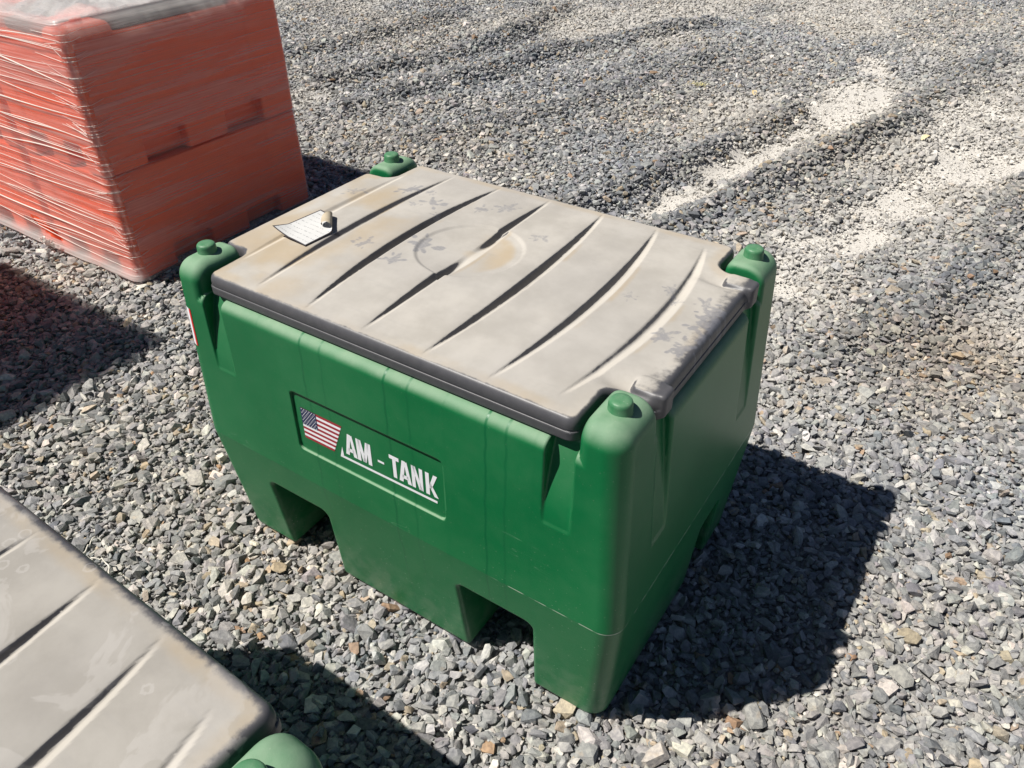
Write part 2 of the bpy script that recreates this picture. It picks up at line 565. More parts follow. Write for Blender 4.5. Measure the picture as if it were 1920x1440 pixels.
def tank_body(detail=True):
    def f(x, y, z):
        u, v = np.abs(x), np.abs(y)
        hx, hy = half_x(z), half_y(z)
        wall = rbox2(u - hx, v - hy, 0.045)
        core = imax(wall, z - TOP, 0.024)
        # corner posts
        post = imax(imax(wall, z - 0.864, 0.043), 0.487 - u, 0.026)
        post = imax(post, 0.268 - v, 0.014)
        d = np.minimum(core, post)
        # wedge recesses beside the posts, front and back, opening upwards
        k = np.clip(z - 0.600, 0, 1)
        rec = imax(imax(np.abs(u - 0.457) - 0.029, (hy - 0.09 * k - 0.55 * k * k) - v, 0.004), 0.600 - z, 0.004)
        d = isub(d, rec, 0.005)
        rec2 = imax(imax(np.abs(v - 0.232) - 0.030, (hx - 0.07 * np.clip(z - 0.50, 0, 1)) - u, 0.004), 0.502 - z, 0.004)
        d = isub(d, rec2, 0.008)
        # fork pockets right through from front to back
        sl = (0.26 - z) * 0.03
        pk = imax(np.abs(u - 0.305) - (0.101 - sl), z - 0.258, 0.022)
        d = isub(d, pk, 0.010)
        # narrow pocket low in the end
        pk2 = imax(imax(np.abs(y - 0.155) - 0.060, z - 0.22, 0.015), 0.35 - x, 0.01)
        d = isub(d, pk2, 0.010)
        d = imax(d, -z, 0.012)
        if detail:
            # sunk name panel on the front
            pan = imax(rbox2(np.abs(x + 0.024) - 0.2155, np.abs(z - 0.549) - 0.084, 0.012), y + (hy - 0.0060), 0.001)
            d = isub(d, pan, 0.0022)
        return d
    return f

GROOVES = [(-0.458, -0.012, 0.0080, 0.300), (-0.335, -0.020, 0.0150, 0.360), (-0.180, -0.028, 0.0200, 0.366), (-0.026, 0.0, 0.0205, 0.364),
           (0.128, 0.026, 0.0200, 0.366), (0.278, 0.036, 0.0170, 0.362), (0.412, 0.040, 0.0115, 0.335)]
def lid_top(x, y):
    z = 0.846 + 0.016 * np.clip(1 - (x / 0.58) ** 2, 0, 1) * np.clip(1 - (y / 0.39) ** 2, 0, 1)
    rr = np.hypot(x + 0.030, y - 0.012)
    z = z - 0.0050 * (1 - sstep(0.119, 0.131, rr)) - 0.0080 * np.clip(1 - (rr / 0.118) ** 2, 0, 1)
    for x0, w, dep, ly in GROOVES:
        t = np.clip(1 - (y / ly) ** 2, 0, 1)
        c = x0 + w * t
        q = x - c
        wall_w = 0.010 + 0.030 * t
        rise_w = 0.007 + 0.016 * t
        prof = np.where(q < 0, 0.30 * np.clip(q / wall_w + 1, 0, 1) ** 2 + 0.70 * sstep(-0.30, 0.0, q / wall_w), 1 - np.clip(q / rise_w, 0, 1))
        prof = np.where(q > rise_w, 0, prof)
        g = dep * t ** 0.9 * prof
        if abs(x0 + 0.026) < 0.01:
            g = g * (1 - 0.93 * np.exp(-(rr / 0.055) ** 2))
        z = z - g
    # scoops beside the two hinge lugs
    for s in (-1, 1):
        qx = (x - 0.50) / 0.055
        qy = (y - s * 0.222 + 0.018 * 1) / 0.020
        z = z - 0.012 * np.exp(-(qx ** 2) - (qy ** 2)) * sstep(0.40, 0.47, x)
    return z

def tank_lid(x, y, z):
    u, v = np.abs(x), np.abs(y)
    def plan(o):
        a = rbox2(u - 0.476 - o, v - 0.381 - o, 0.022)
        b = rbox2(u - 0.566 - o, v - 0.256 - o, 0.018)
        return imin(a, b, 0.030)
    p = plan(0.0)
    top = (z - lid_top(x, y)) * 0.6
    d = imax(imax(p, top, 0.011), 0.820 - z, 0.002)
    low = imax(imax(plan(0.0018), z - 0.8195, 0.0015), 0.7975 - z, 0.005)
    d = np.minimum(d, low)
    # hinge lugs on the right end
    for s in (-1, 1):
        lug = imax(rbox2(np.abs(x - 0.545) - 0.034, np.abs(y - s * 0.222) - 0.022, 0.010), np.abs(z - 0.826) - 0.026, 0.008)
        d = imin(d, lug, 0.008)
    return d

# ------------------------------------------------------------------ tank materials
STREAKS = [(-0.181, 0.8), (-0.124, 0.5), (0.051, 0.9), (0.111, 0.55), (0.200, 0.12), (0.298, 0.9), (0.344, 0.6), (-0.310, 0.12), (0.405, 0.1)]
def mat_green(name='green_plastic', dusty=1.0):
    k = NT(name)
    geo = k.n('ShaderNodeNewGeometry')
    obj = k.n('ShaderNodeTexCoord').outputs['Object']
    sx = k.n('ShaderNodeSeparateXYZ'); k.l(obj, sx.inputs[0])
    nz = k.n('ShaderNodeSeparateXYZ'); k.l(geo.outputs['Normal'], nz.inputs[0])
    x, y, z = sx.outputs
    big = k.noise(obj, 3.0, 4, 0.55)
    mid = k.noise(obj, 22, 5, 0.6)
    fine = k.noise(obj, 700, 3, 0.6)
    base = k.mix(k.ss(big, 0.3, 0.7), rgb(0.0048, 0.126, 0.040), rgb(0.0072, 0.146, 0.047))
    # dried dust: settles on what faces up, thin film elsewhere
    up = k.ss(nz.outputs[2], 0.10, 0.80)
    thin = k.math('MULTIPLY', k.ss(k.math('ADD', k.math('MULTIPLY', big, 0.6), k.math('MULTIPLY', mid, 0.4)), 0.35, 0.75), 0.05)
    dust = k.math('ADD', k.math('MULTIPLY', up, k.math('ADD', 0.20 * dusty, k.math('MULTIPLY', mid, 0.44 * dusty))), thin, clamp=True)
    # water runs: clean dark lines straight down the front and back
    wob = k.math('MULTIPLY', k.math('SUBTRACT', k.noise(k.mapping(obj, (0.6, 0.6, 5.0)), 2.0, 2), 0.5), 0.022)
    run = None
    for cx, st in STREAKS:
        dist = k.math('ABSOLUTE', k.math('SUBTRACT', k.math('ADD', x, wob), cx))
        ln = k.ss(dist, 0.0008, 0.0046, st * 0.72, 0.0)
        run = ln if run is None else k.math('MAXIMUM', run, ln)
    run = k.math('MULTIPLY', run, k.ss(z, 0.10, 0.42, 0.35, 1.0))
    run = k.math('MULTIPLY', run, k.ss(k.math('ABSOLUTE', y), 0.33, 0.36))
    dust = k.math('MULTIPLY', dust, k.math('SUBTRACT', 1.0, k.math('MULTIPLY', run, 0.9)))
    c = k.mix(dust, base, rgb(0.33, 0.40, 0.30))
    c = k.mix(k.math('MULTIPLY', run, 0.62), c, rgb(0.004, 0.075, 0.030))
    # splashed grit low down, a few scuffs
    sp = k.n('ShaderNodeTexVoronoi'); k.l(obj, sp.inputs['Vector']); sp.inputs['Scale'].default_value = 130
    spc = k.n('ShaderNodeSeparateColor'); k.l(sp.outputs['Color'], spc.inputs[0])
    dot = k.math('MULTIPLY', k.ss(sp.outputs['Distance'], 0.10, 0.20, 1.0, 0.0), k.ss(spc.outputs[0], 0.78, 0.95))
    dot = k.math('MULTIPLY', dot, k.ss(z, 0.15, 0.60, 0.65, 0.12))
    c = k.mix(dot, c, rgb(0.42, 0.45, 0.38))
    # splash dust on the feet, paler towards the gravel
    ft = k.math('MULTIPLY', k.ss(z, 0.02, 0.24, 0.13, 0.0), k.ss(mid, 0.35, 0.65))
    c = k.mix(ft, c, rgb(0.40, 0.41, 0.34))
    # chalky rub mark along the mould seam
    sl = k.math('MULTIPLY', k.ss(k.math('ABSOLUTE', k.math('SUBTRACT', z, 0.364)), 0.0004, 0.0016, 0.85, 0.0), k.ss(x, 0.30, 0.36))
    sl = k.math('MULTIPLY', sl, k.ss(k.noise(obj, 30, 3), 0.38, 0.55))
    c = k.mix(sl, c, rgb(0.55, 0.62, 0.52))
    # fine pale scratches
    s1 = k.noise(k.mapping(obj, (4, 4, 40), rot=(0.2, 0.45, 0.1)), 1.3, 1, 0.5, 0.3)
    s2 = k.noise(obj, 4.2, 2, 0.5)
    scr = k.math('MULTIPLY', k.ss(k.math('ABSOLUTE', k.math('SUBTRACT', s1, 0.5)), 0.002, 0.007, 0.30, 0.0), k.ss(s2, 0.66, 0.72))
    c = k.mix(scr, c, rgb(0.22, 0.36, 0.25))
    rough = k.math('ADD', k.ss(dust, 0.0, 0.6, 0.34, 0.75), k.math('MULTIPLY', run, -0.08))
    k.set(color=c, rough=rough, spec=0.27)
    k.set(normal=k.bump(k.math('ADD', k.math('MULTIPLY', fine, 0.5), k.math('MULTIPLY', k.noise(obj, 160, 3), 0.5)), 0.34, 0.0013).outputs[0])
    return k.mat

def mat_lid(tone=1.0, name='grey_lid_plastic', marks=False):
    k = NT(name)
    obj = k.n('ShaderNodeTexCoord').outputs['Object']
    dst = k.attr('dust').outputs['Fac']
    stn = k.attr('stain').outputs['Fac']
    brown = k.attr('silt').outputs['Fac']
    n1 = k.noise(obj, 9, 6, 0.62)
    n2 = k.noise(obj, 55, 5, 0.65)
    n3 = k.noise(obj, 900, 3, 0.6)
    n4 = k.noise(obj, 150, 4, 0.65)
    n5 = k.noise(obj, 2.6, 3, 0.5)
    edge = k.math('ADD', dst, k.math('MULTIPLY', k.math('SUBTRACT', n2, 0.5), 0.75))
    edge = k.math('ADD', edge, k.math('MULTIPLY', k.math('SUBTRACT', n1, 0.5), 0.55))
    dm = k.ss(edge, 0.22, 0.70)
    d_c = k.mix(k.ss(n1, 0.3, 0.7), rgb(0.315 * tone, 0.295 * tone, 0.262 * tone), rgb(0.395 * tone, 0.372 * tone, 0.334 * tone))
    d_c = k.mix(k.ss(n5, 0.40, 0.65, 0, 0.35), d_c, rgb(0.29 * tone, 0.278 * tone, 0.265 * tone))
    d_c = k.mix(k.math('MULTIPLY', k.ss(k.math('ADD', brown, k.math('MULTIPLY', k.math('SUBTRACT', n2, 0.5), 0.3)), 0.15, 1.0), 0.65), d_c, rgb(0.335, 0.250, 0.140))
    # faint rubbed streaks along the lid
    sc = k.noise(k.mapping(obj, (3, 26, 3), rot=(0, 0, R(20))), 2.0, 4, 0.6)
    d_c = k.mix(k.ss(sc, 0.58, 0.75, 0, 0.16), d_c, rgb(0.22, 0.215, 0.21))
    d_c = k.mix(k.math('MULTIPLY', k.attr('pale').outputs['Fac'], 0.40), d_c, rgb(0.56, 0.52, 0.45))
    plastic = k.mix(n2, rgb(0.048, 0.048, 0.054), rgb(0.090, 0.088, 0.092))
    c = k.mix(k.math('MULTIPLY', dm, 0.97), plastic, d_c)
    st = k.ss(k.math('ADD', stn, k.math('ADD', k.math('MULTIPLY', k.math('SUBTRACT', n2, 0.5), 0.6), k.math('MULTIPLY', k.math('SUBTRACT', n4, 0.5), 0.9))), 0.36, 0.92)
    c = k.mix(k.math('MULTIPLY', st, 0.60), c, rgb(0.140, 0.144, 0.165))
    if marks:
        # dried rain: pale tide marks and small ringed drops
        q1 = k.noise(obj, 6.5, 5, 0.6, 0.6)
        tide = k.math('MULTIPLY', k.ss(q1, 0.50, 0.53), k.ss(q1, 0.56, 0.66, 1.0, 0.25))
        c = k.mix(k.math('MULTIPLY', tide, 0.20), c, rgb(0.44, 0.42, 0.40))
        vo = k.n('ShaderNodeTexVoronoi'); k.l(obj, vo.inputs['Vector']); vo.inputs['Scale'].default_value = 30
        vs = k.n('ShaderNodeSeparateColor'); k.l(vo.outputs['Color'], vs.inputs[0])
        rd = k.math('ADD', vo.outputs['Distance'], k.math('MULTIPLY', k.math('SUBTRACT', n4, 0.5), 0.25))
        ring = k.math('MULTIPLY', k.ss(k.math('ABSOLUTE', k.math('SUBTRACT', rd, 0.24)), 0.02, 0.07, 1.0, 0.0), k.ss(vs.outputs[0], 0.76, 0.82))
        c = k.mix(k.math('MULTIPLY', ring, 0.22), c, rgb(0.46, 0.44, 0.42))
    k.set(color=c, rough=k.ss(dm, 0.0, 1.0, 0.42, 0.85), spec=0.4)
    k.set(normal=k.bump(k.math('ADD', k.math('MULTIPLY', n3, 0.4), k.math('MULTIPLY', n2, 0.6)), 0.25, 0.0012).outputs[0])
    return k.mat

def mat_flat(name, c, rough=0.5, spec=0.4, bump=0.0):
    k = NT(name)
    obj = k.n('ShaderNodeTexCoord').outputs['Object']
    n1 = k.noise(obj, 60, 4, 0.6)
    k.set(color=k.mix(n1, rgb(*[q * 0.88 for q in c]), rgb(*[min(1, q * 1.08) for q in c])), rough=rough, spec=spec)
    if bump:
        k.set(normal=k.bump(k.noise(obj, 300, 3), bump, 0.001).outputs[0])
    return k.mat

M_GREEN = mat_green()
M_KNOB = mat_green('green_plastic_knob', 0.35)
M_LID = mat_lid()
M_LID2 = mat_lid(0.80, 'grey_lid_plastic_rain_marked', True)
M_VINYL = mat_flat('white_vinyl', (0.80, 0.81, 0.84), 0.4)
M_RED = mat_flat('red_vinyl', (0.34, 0.022, 0.035), 0.4)
M_BLUE = mat_flat('navy_vinyl', (0.022, 0.028, 0.085), 0.4)

# ------------------------------------------------------------------ stains on the lid (paw prints and dried splashes)
PAWS = [(0.037, 0.452, 0.030, 0.5), (0.154, 0.539, 0.034, 1.0), (0.215, 0.560, 0.022, 0.6), (0.264, 0.500, 0.036, 0.8), (0.225, 0.470, 0.02, 0.5),
        (0.269, 0.233, 0.030, 0.75), (0.381, 0.200, 0.030, 0.8), (0.387, 0.302, 0.044, 0.9), (0.396, 0.535, 0.028, 0.6),
        (0.440, 0.575, 0.040, 0.5), (0.605, 0.480, 0.028, 0.4), (0.320, 0.45, 0.02, 0.4),
        (1.020, 0.262, 0.034, 0.75), (1.070, 0.245, 0.036, 0.95), (1.074, 0.345, 0.040, 0.95), (1.070, 0.395, 0.036, 0.9), (1.045, 0.42, 0.03, 0.6),
        (0.962, 0.432, 0.026, 0.55), (0.985, 0.40, 0.016, 0.6), (0.90, 0.353, 0.018, 0.35), (1.085, 0.30, 0.03, 0.7)]
def lid_attrs(V, N, paws=True):
    rim = 0.018 if paws else 0.030
    x, y, z = V.T
    u, v = np.abs(x), np.abs(y)
    a = rbox2(u - 0.476, v - 0.381, 0.022)
    b = rbox2(u - 0.566, v - 0.256, 0.018)
    p = imin(a, b, 0.030)
    dust = sstep(0.55, 0.9, N[:, 2]) * (0.22 + 0.78 * sstep(0.004, rim, -p))
    dust = np.where(z < 0.826, 0.02, dust)
    dust = dust * (1 - 0.62 * sstep(0.47, 0.575, x))
    # silt settles in the dish, along the grooves' gentle sides and near the left edge
    rr = np.hypot(x + 0.030, y - 0.012)
    silt = 1.0 * sstep(0.13, 0.10, rr) * sstep(-0.04, 0.10, x + 0.030 + 0.4 * (y - 0.012)) * sstep(0.125, 0.09, rr)
    silt = np.maximum(silt, 0.75 * np.exp(-(rr / 0.022) ** 2))
    silt = silt * (0.35 + 0.9 * fbm(x * 14, y * 14, 61, 4))
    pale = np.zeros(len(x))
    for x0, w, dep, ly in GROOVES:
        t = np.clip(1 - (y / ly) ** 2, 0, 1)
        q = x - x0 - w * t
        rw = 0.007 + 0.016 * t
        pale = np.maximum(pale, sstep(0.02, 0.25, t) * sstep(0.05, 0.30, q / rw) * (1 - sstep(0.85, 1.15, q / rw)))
        silt = np.maximum(silt, 0.70 * t * sstep(0.9, 1.1, q / rw) * (1 - sstep(1.2, 2.0, q / rw)) * sstep(0.45, 0.7, fbm(x * 8 + 3, y * 9, 8, 3)))
    silt = np.maximum(silt, 0.85 * sstep(0.40, 0.0, x + 0.42) * sstep(0.38, 0.66, fbm(x * 4.5, y * 4.5, 44, 4)))
    silt = np.maximum(silt, 0.9 * sstep(-0.055, -0.02, p) * fbm(x * 9, y * 9, 45, 3))
    stain = np.zeros(len(x))
    if paws:
        r2 = np.random.default_rng(21)
        for px, py, r, st in PAWS:
            px, py = px - 0.53, py - 0.325
            for j in range(13):
                an = r2.uniform(0, 2 * np.pi)
                rad = r * (0.30 + 0.75 * r2.random()) * (0 if j < 2 else 1)
                cx, cy = px + rad * math.cos(an), py + rad * math.sin(an)
                e = r * (0.34 if j < 2 else r2.uniform(0.11, 0.24))
                c, s = math.cos(an), math.sin(an)
                qx, qy = (x - cx) * c + (y - cy) * s, -(x - cx) * s + (y - cy) * c
                q = np.hypot(qx / (e * 1.9), qy / e)
                stain = np.maximum(stain, (0.55 + 0.3 * st) * (1 - sstep(0.55, 1.25, q)))
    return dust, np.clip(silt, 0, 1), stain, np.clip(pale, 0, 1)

def lid_mesh(name, step, paws, mat):
    V, F, N = surface_nets(tank_lid, (-0.60, -0.41, 0.785), (0.60, 0.41, 0.88), step)
    dust, silt, stain, pale = lid_attrs(V, N, paws)
    me = mesh_quads(name, V, F, N)
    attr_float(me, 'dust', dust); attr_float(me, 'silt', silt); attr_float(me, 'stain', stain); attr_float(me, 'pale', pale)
    me.materials.append(mat)
    return me

def body_mesh(name, step, mat, detail=True):
    V, F, N = surface_nets(tank_body(detail), (-0.625, -0.435, -0.015), (0.625, 0.435, 0.885), step)
    me = mesh_quads(name, V, F, N)
    me.materials.append(mat)
    return me

def knob_mesh(mat, seg=28):
    prof = [(0.0255, -0.012), (0.0245, -0.003), (0.0222, 0.0015), (0.0215, 0.016), (0.0203, 0.0205), (0.0178, 0.0232), (0.010, 0.0240), (0.0, 0.0240)]
    v, f = [], []
    for r, z in prof[:-1]:
        for i in range(seg):
            a = 2 * math.pi * i / seg
            v.append((r * math.cos(a), r * math.sin(a), z))
    for j in range(len(prof) - 2):
        for i in range(seg):
            k = (i + 1) % seg
            f.append((j * seg + i, j * seg + k, (j + 1) * seg + k, (j + 1) * seg + i))
    v.append((0, 0, prof[-1][1]))
    for i in range(seg):
        f.append(((len(prof) - 2) * seg + i, (len(prof) - 2) * seg + (i + 1) % seg, len(v) - 1))
    me = mesh_py('knob', v, f, True)
    me.materials.append(mat)
    return me

# ------------------------------------------------------------------ lettering and flag, laid on the panel floor
def on_panel(x, z, lift=0.0007):
    return (x - 0.53, float(-(half_y(np.float64(z)) - 0.0060) - lift), z)

def poly_mesh(name, polys, mat, lift=0.0007):
    v, f = [], []
    for p in polys:
        s = len(v)
        v += [on_panel(a, b, lift) for a, b in p]
        f.append(tuple(range(s, len(v))))
    me = mesh_py(name, v, f)
    me.materials.append(mat)
    return me

def letter(ch, x0, w, zb, h):
    """stroke polygons of condensed bold capitals in a w by h cell"""
    t = 0.31 * w
    P = []
    if ch == 'A':
        P = [[(0, 0), (t, 0), (0.5 * w + t * 0.28, h), (0.5 * w - t * 0.62, h)],
             [(w - t, 0), (w, 0), (0.5 * w + t * 0.62, h), (0.5 * w - t * 0.05, h * 0.93)],
             [(0.24 * w, 0.17 * h), (0.78 * w, 0.17 * h), (0.72 * w, 0.34 * h), (0.30 * w, 0.34 * h)]]
    elif ch == 'M':
        t = 0.25 * w
        P = [[(0, 0), (t, 0), (t, h), (0, h)], [(w - t, 0), (w, 0), (w, h), (w - t, h)],
             [(t * 0.4, h), (t * 1.35, h), (0.5 * w + t * 0.45, 0.02 * h), (0.5 * w - t * 0.45, 0.02 * h)],
             [(w - t * 1.35, h), (w - t * 0.4, h), (0.5 * w + t * 0.45, 0.02 * h), (0.5 * w - t * 0.45, 0.02 * h)]]
    elif ch == 'T':
        P = [[(0, h * 0.83), (w, h * 0.83), (w, h), (0, h)], [(0.5 * w - t * 0.58, 0), (0.5 * w + t * 0.58, 0), (0.5 * w + t * 0.58, h * 0.84), (0.5 * w - t * 0.58, h * 0.84)]]
    elif ch == 'N':
        P = [[(0, 0), (t, 0), (t, h), (0, h)], [(w - t, 0), (w, 0), (w, h), (w - t, h)], [(t * 0.2, h), (t * 1.15, h), (w - t * 0.2, 0), (w - t * 1.15, 0)]]
    elif ch == 'K':
        P = [[(0, 0), (t, 0), (t, h), (0, h)], [(t * 0.8, 0.36 * h), (t * 1.5, 0.30 * h), (w, h), (w - t * 1.05, h)],
             [(t * 1.35, 0.58 * h), (t * 1.0, 0.42 * h), (w - t * 1.0, 0), (w + t * 0.10, 0)]]
    elif ch == '-':
        P = [[(0, 0.37 * h), (w, 0.37 * h), (w, 0.47 * h), (0, 0.47 * h)]]
    return [[(x0 + a, zb + b) for a, b in p] for p in P]

def build_flag(parent):
    z0, z1, xl = 0.5025, 0.5915, 0.310
    xr = lambda z: 0.402 + (0.437 - 0.402) * (z - z0) / (z1 - z0)
    v, f, mi = [], [], []
    def add(p, mat, lift):
        s = len(v)
        v.extend(on_panel(a, b, lift) for a, b in p)
        f.append(tuple(range(s, len(v)))); mi.append(mat)
    hs = (z1 - z0) / 13
    for i in range(13):
        a, b = z1 - (i + 1) * hs, z1 - i * hs
        add([(xl, a), (xr(a), a), (xr(b), b), (xl, b)], 1 if i % 2 == 0 else 0, 0.0006)
    cz, cx = z1 - 7 * hs, xl + 0.0485
    add([(xl - 0.0005, cz), (cx, cz), (cx, z1), (xl - 0.0005, z1)], 2, 0.0010)
    for r in range(9):
        for c in range(6 if r % 2 == 0 else 5):
            px = xl + 0.0485 * ((c + 0.5 if r % 2 == 0 else c + 1.0) / 6.0)
            pz = z1 - 7 * hs * (r + 0.6) / 9.2
            st = []
            for j in range(10):
                q = 0.0021 if j % 2 == 0 else 0.0010
                an = math.pi / 2 + j * math.pi / 5
                st.append((px + q * math.cos(an), pz + q * math.sin(an)))
            add(st, 0, 0.0013)
    me = mesh_py('flag', v, f)
    for q in (M_VINYL, M_RED, M_BLUE):
        me.materials.append(q)
    me.polygons.foreach_set('material_index', mi)
    return link('flag_decal', me, None, parent)

# ------------------------------------------------------------------ the main tank
body_me = body_mesh('tank_body', 0.005, M_GREEN)
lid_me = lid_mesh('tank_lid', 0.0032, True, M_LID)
knob_me = knob_mesh(M_KNOB)
TX, TY = 0.53, 0.325
tank = empty('fuel_tank', (TX, TY, 0))
tag(tank, 'green plastic fuel tank with a flag, white lettering and paw prints on its dusty lid', 'tank')
link('body', body_me, None, tank)
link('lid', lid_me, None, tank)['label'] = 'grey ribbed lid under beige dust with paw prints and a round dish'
for sx in (-1, 1):
    for sy in (-1, 1):
        k = link('knob', knob_me, None, tank)
        k.location = (sx * 0.53, sy * 0.325, 0.861)
ZB, HC = 0.5155, 0.0615
for ch, x0, w in (('A', 0.4405, 0.0345), ('M', 0.476, 0.0425), ('-', 0.537, 0.018), ('T', 0.5715, 0.027), ('A', 0.5965, 0.0345), ('N', 0.6325, 0.030), ('K', 0.670, 0.032)):
    link('letter', poly_mesh('letter', letter(ch, x0, w, ZB, HC), M_VINYL), None, tank)
link('underline', poly_mesh('underline', [[(0.4205, 0.4975), (0.699, 0.5000), (0.699, 0.5070), (0.431, 0.5045)], [(0.4205, 0.4975), (0.432, 0.5045), (0.4300, 0.5300)]], M_VINYL), None, tank)
build_flag(tank)

# warning label wrapped round the left front corner
def corner_label(parent):
    v, f = [], []
    na, nz_ = 12, 6
    for j in range(nz_ + 1):
        z = 0.745 - 0.105 * j / nz_
        hx, hy = float(half_x(np.float64(z))), float(half_y(np.float64(z)))
        for i in range(na + 1):
            a = R(180 + 88 - 98 * i / na)
            r = 0.045 + 0.0008
            if a >= math.pi:
                v.append((-(hx - 0.045) + r * math.cos(a), -(hy - 0.045) + r * math.sin(a), z))
            else:
                v.append((-(hx - 0.045) - r, -(hy - 0.045) + 0.05 * (math.pi - a) / 0.17, z))
    mi = []
    for j in range(nz_):
        for i in range(na):
            q = j * (na + 1) + i
            f.append((q, q + 1, q + na + 2, q + na + 1))
            mi.append(1 if i < 1 or i == na - 1 else 0)
    me = mesh_py('warning_label', v, f, True)
    me.materials.append(M_VINYL); me.materials.append(mat_flat('red_border', (0.55, 0.03, 0.02), 0.5))
    me.polygons.foreach_set('material_index', mi)
    return link('warning_label', me, None, parent)
corner_label(tank)

# ------------------------------------------------------------------ the neighbouring tank, only its lid corner and one post in view
body_lo = body_mesh('tank_body_plain', 0.007, M_GREEN, False)
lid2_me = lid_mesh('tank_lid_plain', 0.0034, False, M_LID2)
tank2 = empty('fuel_tank', (0.480, -1.086, 0), R(-2.2))
tag(tank2, 'green fuel tank whose grey lid has pale rain marks and no paper on it', 'tank')
link('body', body_lo, None, tank2)
lid2 = link('lid', lid2_me, None, tank2)
lid2['label'] = 'grey ribbed lid with pale rain marks'
lid2.location = (0.0, 0.028, 0.0)
for sx in (-1, 1):
    for sy in (-1, 1):
        k = link('knob', knob_me, None, tank2)
        k.location = (sx * 0.53, sy * 0.325, 0.861)

# ------------------------------------------------------------------ orange tanks, stacked two high and wrapped in clear film
def mat_orange():
    k = NT('orange_plastic')
    obj = k.n('ShaderNodeTexCoord').outputs['Object']
    n1 = k.noise(obj, 5, 4, 0.55)
    k.set(color=k.mix(n1, rgb(0.78, 0.075, 0.018), rgb(0.86, 0.115, 0.026)), rough=0.45, spec=0.4)
    return k.mat
M_ORANGE = mat_orange()
M_DARKLID = mat_flat('charcoal_plastic', (0.07, 0.07, 0.075), 0.5)
def orange_shape(x, y, z, core_top=0.455):
    u, v = np.abs(x), np.abs(y)
    hx = 0.514 - 0.012 * np.abs(z - 0.20)
    hy = 0.302 - 0.012 * np.abs(z - 0.20)
    wall = rbox2(u - hx, v - hy, 0.035)
    d = imax(wall, z - core_top, 0.006)
    post = imax(imax(imax(wall, z - 0.496, 0.03), 0.30 - u, 0.02), 0.16 - v, 0.02)
    d = imin(d, post, 0.012)
    pk = imax(imax(np.abs(u - 0.212) - 0.104, z - 0.098, 0.012), 0.250 - v, 0.01)
    d = isub(d, pk, 0.012)
    pk = imax(imax(np.abs(v - 0.12) - 0.06, z - 0.098, 0.012), 0.460 - u, 0.01)
    d = isub(d, pk, 0.006)
    return imax(d, -z, 0.006)
V, F, N = surface_nets(orange_shape, (-0.54, -0.33, -0.02), (0.54, 0.33, 0.52), 0.010)
orange_body = mesh_quads('orange_body', V, F, N)
orange_body.materials.append(M_ORANGE)
V, F, N = surface_nets(lambda x, y, z: orange_shape(x, y, z, 0.494), (-0.54, -0.33, -0.02), (0.54, 0.33, 0.52), 0.010)
orange_flat = mesh_quads('orange_flat', V, F, N)
orange_flat.materials.append(M_ORANGE)
def orange_cover(x, y, z):
    u, v = np.abs(x), np.abs(y)
    p = imin(rbox2(u - 0.285, v - 0.268, 0.02), rbox2(u - 0.478, v - 0.145, 0.02), 0.02)
    return imax(p, np.abs(z - 0.472) - 0.0165, 0.008)
V, F, N = surface_nets(orange_cover, (-0.54, -0.33, 0.44), (0.54, 0.33, 0.51), 0.010)
orange_lid = mesh_quads('orange_lid', V, F, N)
orange_lid.materials.append(M_DARKLID)
orange_knob = knob_mesh(M_ORANGE, 14)

def orange_tank(loc, label, group):
    t = empty('orange_tank', loc, R(90))
    tag(t, label, 'tank', group)
    low = loc[2] < 0.2
    link('body', orange_flat if low else orange_body, None, t)
    if not low:
        link('lid', orange_lid, None, t)
    t.scale = (1.0, 1.0, 0.935 if loc[2] < 0.2 else 1.115)
    for sx in (() if low else (-1, 1)):
        for sy in (-1, 1):
            k = link('knob', orange_knob, None, t)
            k.location = (sx * 0.40, sy * 0.235, 0.4935)
    return t

def mat_film():
    k = NT('stretch_film')
    uv = k.n('ShaderNodeUVMap', uv_map='wrap').outputs[0]
    a1 = k.noise(k.mapping(uv, (1.1, 46, 1), rot=(0, 0, R(-3))), 1.0, 5, 0.62, 0.25)
    a2 = k.noise(k.mapping(uv, (2.6, 130, 1), rot=(0, 0, R(-5.5))), 1.0, 4, 0.6, 0.2)
    a3 = k.noise(k.mapping(uv, (0.8, 9, 1), rot=(0, 0, R(-4))), 1.0, 3, 0.5, 0.1)
    cov = k.attr('cover').outputs['Fac']
    st = k.math('ADD', k.math('MULTIPLY', k.ss(a1, 0.42, 0.74), 0.26), k.math('MULTIPLY', k.ss(a2, 0.40, 0.80), 0.20))
    st = k.math('ADD', st, k.math('MULTIPLY', k.ss(a3, 0.46, 0.56), 0.16))
    al = k.math('ADD', k.math('ADD', 0.09, st), cov, clamp=True)
    bmp = k.bump(k.math('ADD', k.math('MULTIPLY', a1, 1.0), k.math('MULTIPLY', a2, 0.5)), 0.55, 0.012)
    k.set(color=rgb(0.78, 0.75, 0.72), rough=0.25, spec=0.5, normal=bmp.outputs[0])
    tl = k.n('ShaderNodeBsdfTranslucent'); tl.inputs['Color'].default_value = rgb(0.90, 0.87, 0.84)
    half = k.n('ShaderNodeMixShader'); half.inputs[0].default_value = 0.5
    k.l(k.b.outputs[0], half.inputs[1]); k.l(tl.outputs[0], half.inputs[2])
    tr = k.n('ShaderNodeBsdfTransparent')
    mx = k.n('ShaderNodeMixShader')
    k.l(al, mx.inputs[0]); k.l(tr.outputs[0], mx.inputs[1]); k.l(half.outputs[0], mx.inputs[2])
    k.l(mx.outputs[0], k.out.inputs[0])
    return k.mat
M_FILM = mat_film()

